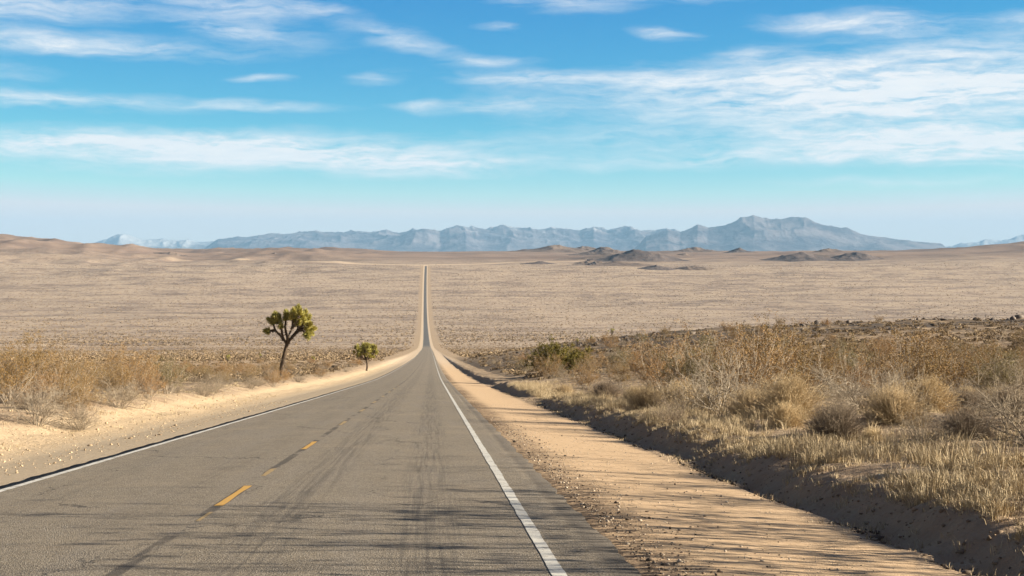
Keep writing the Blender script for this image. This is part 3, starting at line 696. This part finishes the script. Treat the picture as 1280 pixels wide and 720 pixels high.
def joshua(x, y, label, trunk, trad, limbs, heads, Rr, L_, nb, seed, cat="tree", hair=60, lr=.075, group=None):
    rng = np.random.default_rng(seed)
    root = bpy.data.objects.new("joshua_tree", None); COL.objects.link(root); root.location = (x, y, gz(x, y) - .05); tag(root, label, cat, group)
    tp = spline(trunk, 14); g = limb_mesh(tp, np.interp(np.linspace(0, 1, 14), [0, .1, 1], [trad * 1.5, trad * 1.1, trad * .8]), rng, 10, hair * 3)
    link("trunk", make_mesh("trunk", g[0], g[1], [M_BARK], False, {"tint": g[2]}), root)
    for lp in limbs:
        q = spline(lp, 8); g = limb_mesh(q, np.linspace(lr * 1.15, lr * .8, 8), rng, 7, hair)
        link("limb", make_mesh("limb", g[0], g[1], [M_BARK], False, {"tint": g[2]}), root)
    for b0, ax in heads:
        g = rosette(b0, ax, L_ * rng.uniform(.8, 1.15), Rr * rng.uniform(.85, 1.1), nb, rng)
        link("leaf_cluster", make_mesh("leaf_cluster", g[0], g[1], [M_JLEAF], False, {"tint": g[2]}), root)
    return root
K = .01136                                             # metres per unit of the sketch the big tree was measured in
def jp(u, v, dpt=0): return ((u - 292 - (u - 350) * .14) * K, dpt * .85, (645 - v) * K)
TR = [jp(290, 650), jp(300, 590), jp(315, 520, .05), jp(332, 460), jp(350, 395)]
LB = [[jp(350, 395), jp(322, 350), jp(285, 315), jp(250, 280), jp(236, 240)], [jp(250, 282), jp(225, 285, -.1), (jp(205, 290, -.2))], [jp(318, 350), jp(310, 300, -.3), jp(302, 260, -.4)],
      [jp(352, 390), jp(350, 330, .1), jp(335, 270, .1), jp(342, 200, .15)], [jp(356, 385), jp(370, 320, -.3), jp(400, 260, -.5), jp(405, 190, -.6)], [jp(360, 380), jp(395, 330, .3), jp(440, 280, .4), jp(440, 200, .5)],
      [jp(362, 372), jp(410, 325), jp(460, 280, -.1), jp(478, 220, -.2)], [jp(455, 285, -.1), jp(490, 285, -.3), jp(515, 300, -.4)], [jp(460, 282), jp(505, 265, .2), jp(545, 270, .3)], [jp(440, 285, .3), jp(490, 240, .6), jp(515, 205, .7)],
      [jp(400, 265, -.5), jp(445, 215, -.8), jp(465, 170, -.9)]]
HD = [(jp(238, 245), (-.35, 0, 1)), (jp(240, 200), (.15, .2, 1)), (jp(262, 205, .2), (.4, .1, 1)), (jp(208, 290, -.2), (-1, -.1, .1)), (jp(225, 225, .1), (-.8, .3, .6)), (jp(302, 270, -.4), (0, -.2, 1)), (jp(292, 240, .2), (-.1, .1, 1)), (jp(340, 215, .15), (0, 0, 1)), (jp(345, 180, .1), (-.1, .2, 1)),
      (jp(405, 200, -.6), (-.1, -.2, 1)), (jp(410, 165, -.4), (.1, .1, 1)), (jp(430, 190, .3), (.0, 0, 1)), (jp(440, 150, .5), (.1, .1, 1)), (jp(465, 170, -.9), (.15, -.1, 1)), (jp(478, 200, -.2), (.3, -.3, 1)), (jp(480, 235, .1), (.5, .2, .8)), (jp(450, 240, -.5), (.2, -.5, 1)),
      (jp(515, 215, .7), (.6, .3, .9)), (jp(500, 180, .4), (.2, .4, 1)), (jp(512, 300, -.4), (.4, -.2, -.6)), (jp(500, 290, 0), (.7, .2, .2)), (jp(545, 275, .3), (1, 0, .05)), (jp(520, 255, -.2), (.8, -.4, .5)), (jp(415, 235, .2), (.3, .4, .8)), (jp(540, 290, 0), (.6, .3, -.6)), (jp(370, 210, .4), (.2, .3, .9))]
joshua(X_at(348.5, 126), 126, "big Joshua tree with a leaning dark trunk and yellow-green leaf clusters left of the road", TR, .20, LB, HD + [(jp(385, 200, .1), (.1, .4, 1)), (jp(425, 215, -.3), (.3, -.5, .7)), (jp(455, 205, .7), (.2, .6, .9)), (jp(270, 235, -.2), (-.2, -.4, 1)), (jp(490, 250, .4), (.6, .4, .5)), (jp(425, 255, .5), (.1, .6, .6))], .38, .40, 250, 5, lr=.10)
def rand_joshua(px, Y, h, label, seed, nh=16, nb=90, group=None):
    rng = np.random.default_rng(seed); tp = [(0, 0, 0), (.02 * h, 0, .16 * h), (0, .02 * h, .34 * h)]; fk = np.array(tp[-1]); limbs = []; heads = []
    for i in range(max(4, nh // 2)):
        a = i * 2.4 + rng.uniform(0, .5); ln = rng.uniform(.15, .85) if i > 1 else .15
        e = fk + np.array([math.cos(a) * math.sin(ln), math.sin(a) * math.sin(ln), math.cos(ln) * .9]) * h * rng.uniform(.34, .50)
        md = (fk + e) / 2 + np.array([math.cos(a), math.sin(a), -.5]) * .05 * h; limbs.append([fk, md, e]); dr = (e - md) / np.linalg.norm(e - md)
        heads.append((e, dr + np.array([0, 0, .3])))
        for j in range(2 if nh > 8 else 1):
            q = md + (e - md) * rng.uniform(.2, .9) + rng.normal(size=3) * .06 * h; heads.append((q, dr + rng.normal(size=3) * .6))
    return joshua(X_at(px, Y), Y, label, tp, .03 * h, limbs, heads, h * .078, h * .085, nb, seed, hair=20, lr=.014 * h + .02, group=group)
rand_joshua(458, 238, 5.2, "small bushy Joshua tree with a round crown at the road edge beyond the big one", 21, 40, 130)
rand_joshua(284, 300, 2.5, "tiny dark Joshua tree left of the big one, out on the plain", 22, 10, 60)
rand_joshua(391, 310, 1.9, "tiny Joshua tree on the plain just right of the big one", 23, 10, 60)
rand_joshua(325, 420, 2.2, "tiniest faint Joshua tree far behind the big one's trunk", 24, 8, 50)
rand_joshua(722, 255, 1.7, "tiny Joshua tree on the skyline of the dark rocky ledge, leftmost of three", 25, 8, 50)
rand_joshua(739, 262, 1.6, "tiny Joshua tree on the rocky ledge, middle one of three", 26, 8, 50)
rand_joshua(765, 258, 2.3, "small Joshua tree on the rocky ledge, rightmost and tallest of three", 27, 8, 50)

# ------------------------------------------------------------------ stuff: grass, scrub, stones
def grass(name, cx, cy, h, rad, nb, wd, rng):
    k = len(cx); ci = np.repeat(np.arange(k), nb); m_ = len(ci)
    a = rng.uniform(0, 2 * np.pi, m_); r_ = np.abs(rng.normal(size=m_)) * rad * .5
    bx_ = cx[ci] + np.cos(a) * r_; by_ = cy[ci] + np.sin(a) * r_
    tz = terrain(cx, cy)[ci] - .02
    H_ = h[ci] * rng.uniform(.45, 1.1, m_); ln = rng.uniform(.05, .95, m_); a2 = a + rng.normal(size=m_) * .7
    o_ = np.stack([np.cos(a2), np.sin(a2)], 1); s_ = rng.uniform(0, 2 * np.pi, m_); sd = np.stack([np.cos(s_), np.sin(s_), s_ * 0], 1) * (wd / 2)
    p0 = np.stack([bx_, by_, tz], 1)
    p1 = p0 + np.concatenate([o_ * (H_ * ln * .3)[:, None], (H_ * .55)[:, None]], 1)
    p2 = p0 + np.concatenate([o_ * (H_ * ln)[:, None], (H_ * (1 - ln * .35))[:, None]], 1)
    V = np.stack([p0 - sd, p0 + sd, p1 + sd * .8, p1 - sd * .8, p2], 1).reshape(-1, 3); i = np.arange(m_) * 5
    Q = np.stack([i, i + 1, i + 2, i + 3], 1); T3 = np.stack([i + 3, i + 2, i + 4], 1)
    tint = np.repeat(np.clip(rng.uniform(0, 1, k)[ci] * .6 + rng.uniform(0, 1, m_) * .4, 0, 1), 5)
    o = link(name, make_mesh(name, V, [Q, T3], [M_GRASS], False, {"tint": tint})); tag(o, kind='stuff'); return o
rg = np.random.default_rng(77)
k = 6800; y = 9 + 101 * rg.uniform(0, 1, k) ** 1.7; x = 5.62 + rg.gamma(1.4, .66, k); x += bend(y) + fbm(y / 11, y * 0 + 8, 2, 9) * -.08
keep = fbm(x / 1.3, y / 1.6, 3, 501) + .34 > rg.uniform(-.3, .75, k) * .6; x = x[keep]; y = y[keep]
grass("dry_grass", x, y, rg.uniform(.06, .44, len(x)) * (1 + .8 * fbm(x / 2, y / 3, 2, 503)) * np.clip((x - 5.4) / .5, .4, 1), .13, 26, .007, rg)
k = 6500; y = 20 + 120 * rg.uniform(0, 1, k) ** 1.5; x = 7 + (.44 * y - 3) * rg.uniform(0, 1, k)
keep = (fbm(x / 2.5, y / 3.5, 3, 511) > rg.uniform(-.6, .45, k)); x = x[keep]; y = y[keep]
grass("dry_grass", x, y, rg.uniform(.08, .34, len(x)), .16, 15, .010, rg)
k = 4200; y = 30 + 190 * rg.uniform(0, 1, k) ** 1.5; x = -11.7 - (.33 * y - 6).clip(1) * rg.uniform(0, 1, k) ** 1.4
keep = (fbm(x / 2.5, y / 3.5, 3, 521) > rg.uniform(-.5, .5, k)); x = x[keep]; y = y[keep]
grass("dry_grass", x, y, rg.uniform(.06, .25, len(x)), .16, 13, .012, rg)

def scrub(name, cx, cy, s, nq, rng, matl, csz=.17):
    k = len(cx); ci = np.repeat(np.arange(k), nq); m_ = len(ci)
    d_ = rng.normal(size=(m_, 3)); d_ /= np.linalg.norm(d_, axis=1, keepdims=True); d_[:, 2] = np.abs(d_[:, 2]) * .8
    C = np.stack([cx, cy, terrain(cx, cy)], 1)[ci] + d_ * (s[ci] * rng.uniform(.2, 1, m_) ** .5)[:, None]
    V, F_, T_ = cards(C, s[ci] * csz, rng, .7); tt = np.repeat(rng.uniform(0, 1, k)[ci] * .75 + rng.uniform(0, .25, m_), 4)
    o = link(name, make_mesh(name, V, [F_], [matl], False, {"tint": tt})); tag(o, kind='stuff'); return o
k = 6500; y = 105 * (4.2) ** rg.uniform(0, 1, k); u = rg.uniform(-.36, .46, k); x = u * y
keep = ((x > 9) | (x < -13)) & ~((x > 0) & (y < 120)); x = x[keep]; y = y[keep]
scrub("desert_scrub", x, y, rg.uniform(.22, .65, len(x)), 75, rg, M_SCRUB)
k = 26000; y = 400 * (4.2) ** rg.uniform(0, 1, k); u = rg.uniform(-.36, .46, k); x = u * y + bend(y); keep = np.abs(x - bend(y) + 2.5) > 14; x = x[keep]; y = y[keep]
scrub("desert_scrub", x, y, rg.uniform(.5, 1.15, len(x)), 14, rg, M_SCRUB, .28)
k = 42000; y = 1600 * (3.4) ** rg.uniform(0, 1, k); u = rg.uniform(-.34, .46, k); x = u * y + bend(y); keep = (np.abs(x - bend(y) + 2.5) > 18) & (fbm(x / 160, y / 420, 3, 531) > rg.uniform(-.7, .3, k)); x = x[keep]; y = y[keep]
scrub("desert_scrub", x, y, rg.uniform(1.0, 2.4, len(x)), 7, rg, M_SCRUB, .40)

def stones(name, cx, cy, s, rng, matl, sink=.3):
    ico = np.array([(0, 0, 1), (.894, 0, .447), (.276, .851, .447), (-.724, .526, .447), (-.724, -.526, .447), (.276, -.851, .447), (.724, .526, -.447), (-.276, .851, -.447), (-.894, 0, -.447), (-.276, -.851, -.447), (.724, -.526, -.447), (0, 0, -1)])
    ft = np.array([(0, 1, 2), (0, 2, 3), (0, 3, 4), (0, 4, 5), (0, 5, 1), (1, 6, 2), (2, 7, 3), (3, 8, 4), (4, 9, 5), (5, 10, 1), (6, 7, 2), (7, 8, 3), (8, 9, 4), (9, 10, 5), (10, 6, 1), (11, 7, 6), (11, 8, 7), (11, 9, 8), (11, 10, 9), (11, 6, 10)])
    k = len(cx); V = ico[None] * rng.uniform(.55, 1.25, (k, 12, 1)) * rng.uniform(.6, 1.3, (k, 1, 3)); V[:, :, 2] *= .7
    V = V * s[:, None, None] + np.stack([cx, cy, terrain(cx, cy) + s * (.5 - sink)], 1)[:, None]
    o = link(name, make_mesh(name, V.reshape(-1, 3), [(ft[None] + np.arange(k)[:, None, None] * 12).reshape(-1, 3)], [matl], False, {"tint": np.repeat(rng.uniform(0, 1, k), 12)})); tag(o, kind='stuff')
M_STONE = leafmat("pale_stone", ((.20, .15, .11), (.50, .42, .33), (.35, .28, .2)), objvar=0)
M_CLOD = leafmat("dark_clod", ((.055, .042, .032), (.15, .115, .085), (.1, .075, .055)), objvar=0)
M_BANK = leafmat("bank_clod", ((.17, .125, .085), (.36, .27, .185), (.26, .19, .13)), objvar=0)
M_SANDC = leafmat("sand_clod", ((.22, .16, .10), (.58, .45, .30), (.42, .32, .2)), objvar=0)
M_ROCK = leafmat("dark_terrace_rock", ((.075, .062, .055), (.20, .165, .14), (.12, .1, .085)), objvar=0)
k = 3800; y = 5 + 45 * rg.uniform(0, 1, k) ** 1.8; x = 1.9 + rg.gamma(1.2, .32, k)
stones("gravel", x, y, .004 + rg.gamma(1.3, .0045, k).clip(0, .03), rg, M_STONE)
k = 1000; y = 6 + 40 * rg.uniform(0, 1, k) ** 1.5; x = 1.88 + rg.gamma(1.3, .22, k)
stones("gravel", x, y, .006 + rg.gamma(1.2, .006, k).clip(0, .03), rg, M_CLOD)
k = 2600; y = 8 + 60 * rg.uniform(0, 1, k) ** 1.6; x = rg.uniform(2.2, 4.3, k)
stones("gravel", x, y, .003 + rg.gamma(1.0, .004, k).clip(0, .03), rg, M_STONE)
k = 6500; y = 15 + 60 * rg.uniform(0, 1, k) ** 1.4; x = rg.uniform(-12.5, -6.9, k)
stones("gravel", x, y, .005 + rg.gamma(1.0, .008, k).clip(0, .06), rg, M_SANDC)
k = 380; y = 18 + 70 * rg.uniform(0, 1, k) ** 1.3; x = -rg.uniform(9.0, 12, k)
grass("dry_grass", x, y, rg.uniform(.04, .2, k), .12, 12, .009, rg)
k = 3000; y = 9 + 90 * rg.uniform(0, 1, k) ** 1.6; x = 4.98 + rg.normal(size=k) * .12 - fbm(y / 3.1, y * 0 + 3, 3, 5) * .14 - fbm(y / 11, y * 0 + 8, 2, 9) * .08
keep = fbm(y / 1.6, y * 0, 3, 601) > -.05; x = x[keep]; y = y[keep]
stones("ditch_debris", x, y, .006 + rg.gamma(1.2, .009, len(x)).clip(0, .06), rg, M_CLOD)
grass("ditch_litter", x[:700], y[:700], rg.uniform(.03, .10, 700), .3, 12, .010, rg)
k = 2600; y = 8 + 70 * rg.uniform(0, 1, k) ** 1.5; x = rg.uniform(4.8, 5.8, k)
stones("ditch_debris", x, y, .006 + rg.gamma(1.0, .010, k).clip(0, .07), rg, M_BANK, .45)
k = 260; y = 9 + 70 * rg.uniform(0, 1, k) ** 1.4; x = rg.uniform(5.1, 5.8, k)
grass("ditch_litter", x, y, rg.uniform(.05, .2, k), .14, 16, .008, rg)
k = 2600; y = rg.normal(262, 32, k).clip(180, 340); x = 18 + rg.uniform(0, 1, k) * (.46 * y - 10); keep = fbm(x / 18, y / 9, 3, 611) > rg.uniform(-.3, .3, k); x = x[keep]; y = y[keep]
stones("rubble", x, y, .10 + rg.gamma(1.4, .11, len(x)).clip(0, .55), rg, M_ROCK)


# ------------------------------------------------------------------ render settings
sc.render.engine = 'CYCLES'
sc.cycles.max_bounces = 4; sc.cycles.diffuse_bounces = 2; sc.cycles.volume_bounces = 0; sc.cycles.transparent_max_bounces = 4
sc.cycles.use_denoising = True
sc.view_settings.view_transform = 'Standard'; sc.view_settings.look = 'None'; sc.view_settings.gamma = 1; sc.view_settings.use_curve_mapping = False
sc.view_settings.exposure = 1.5
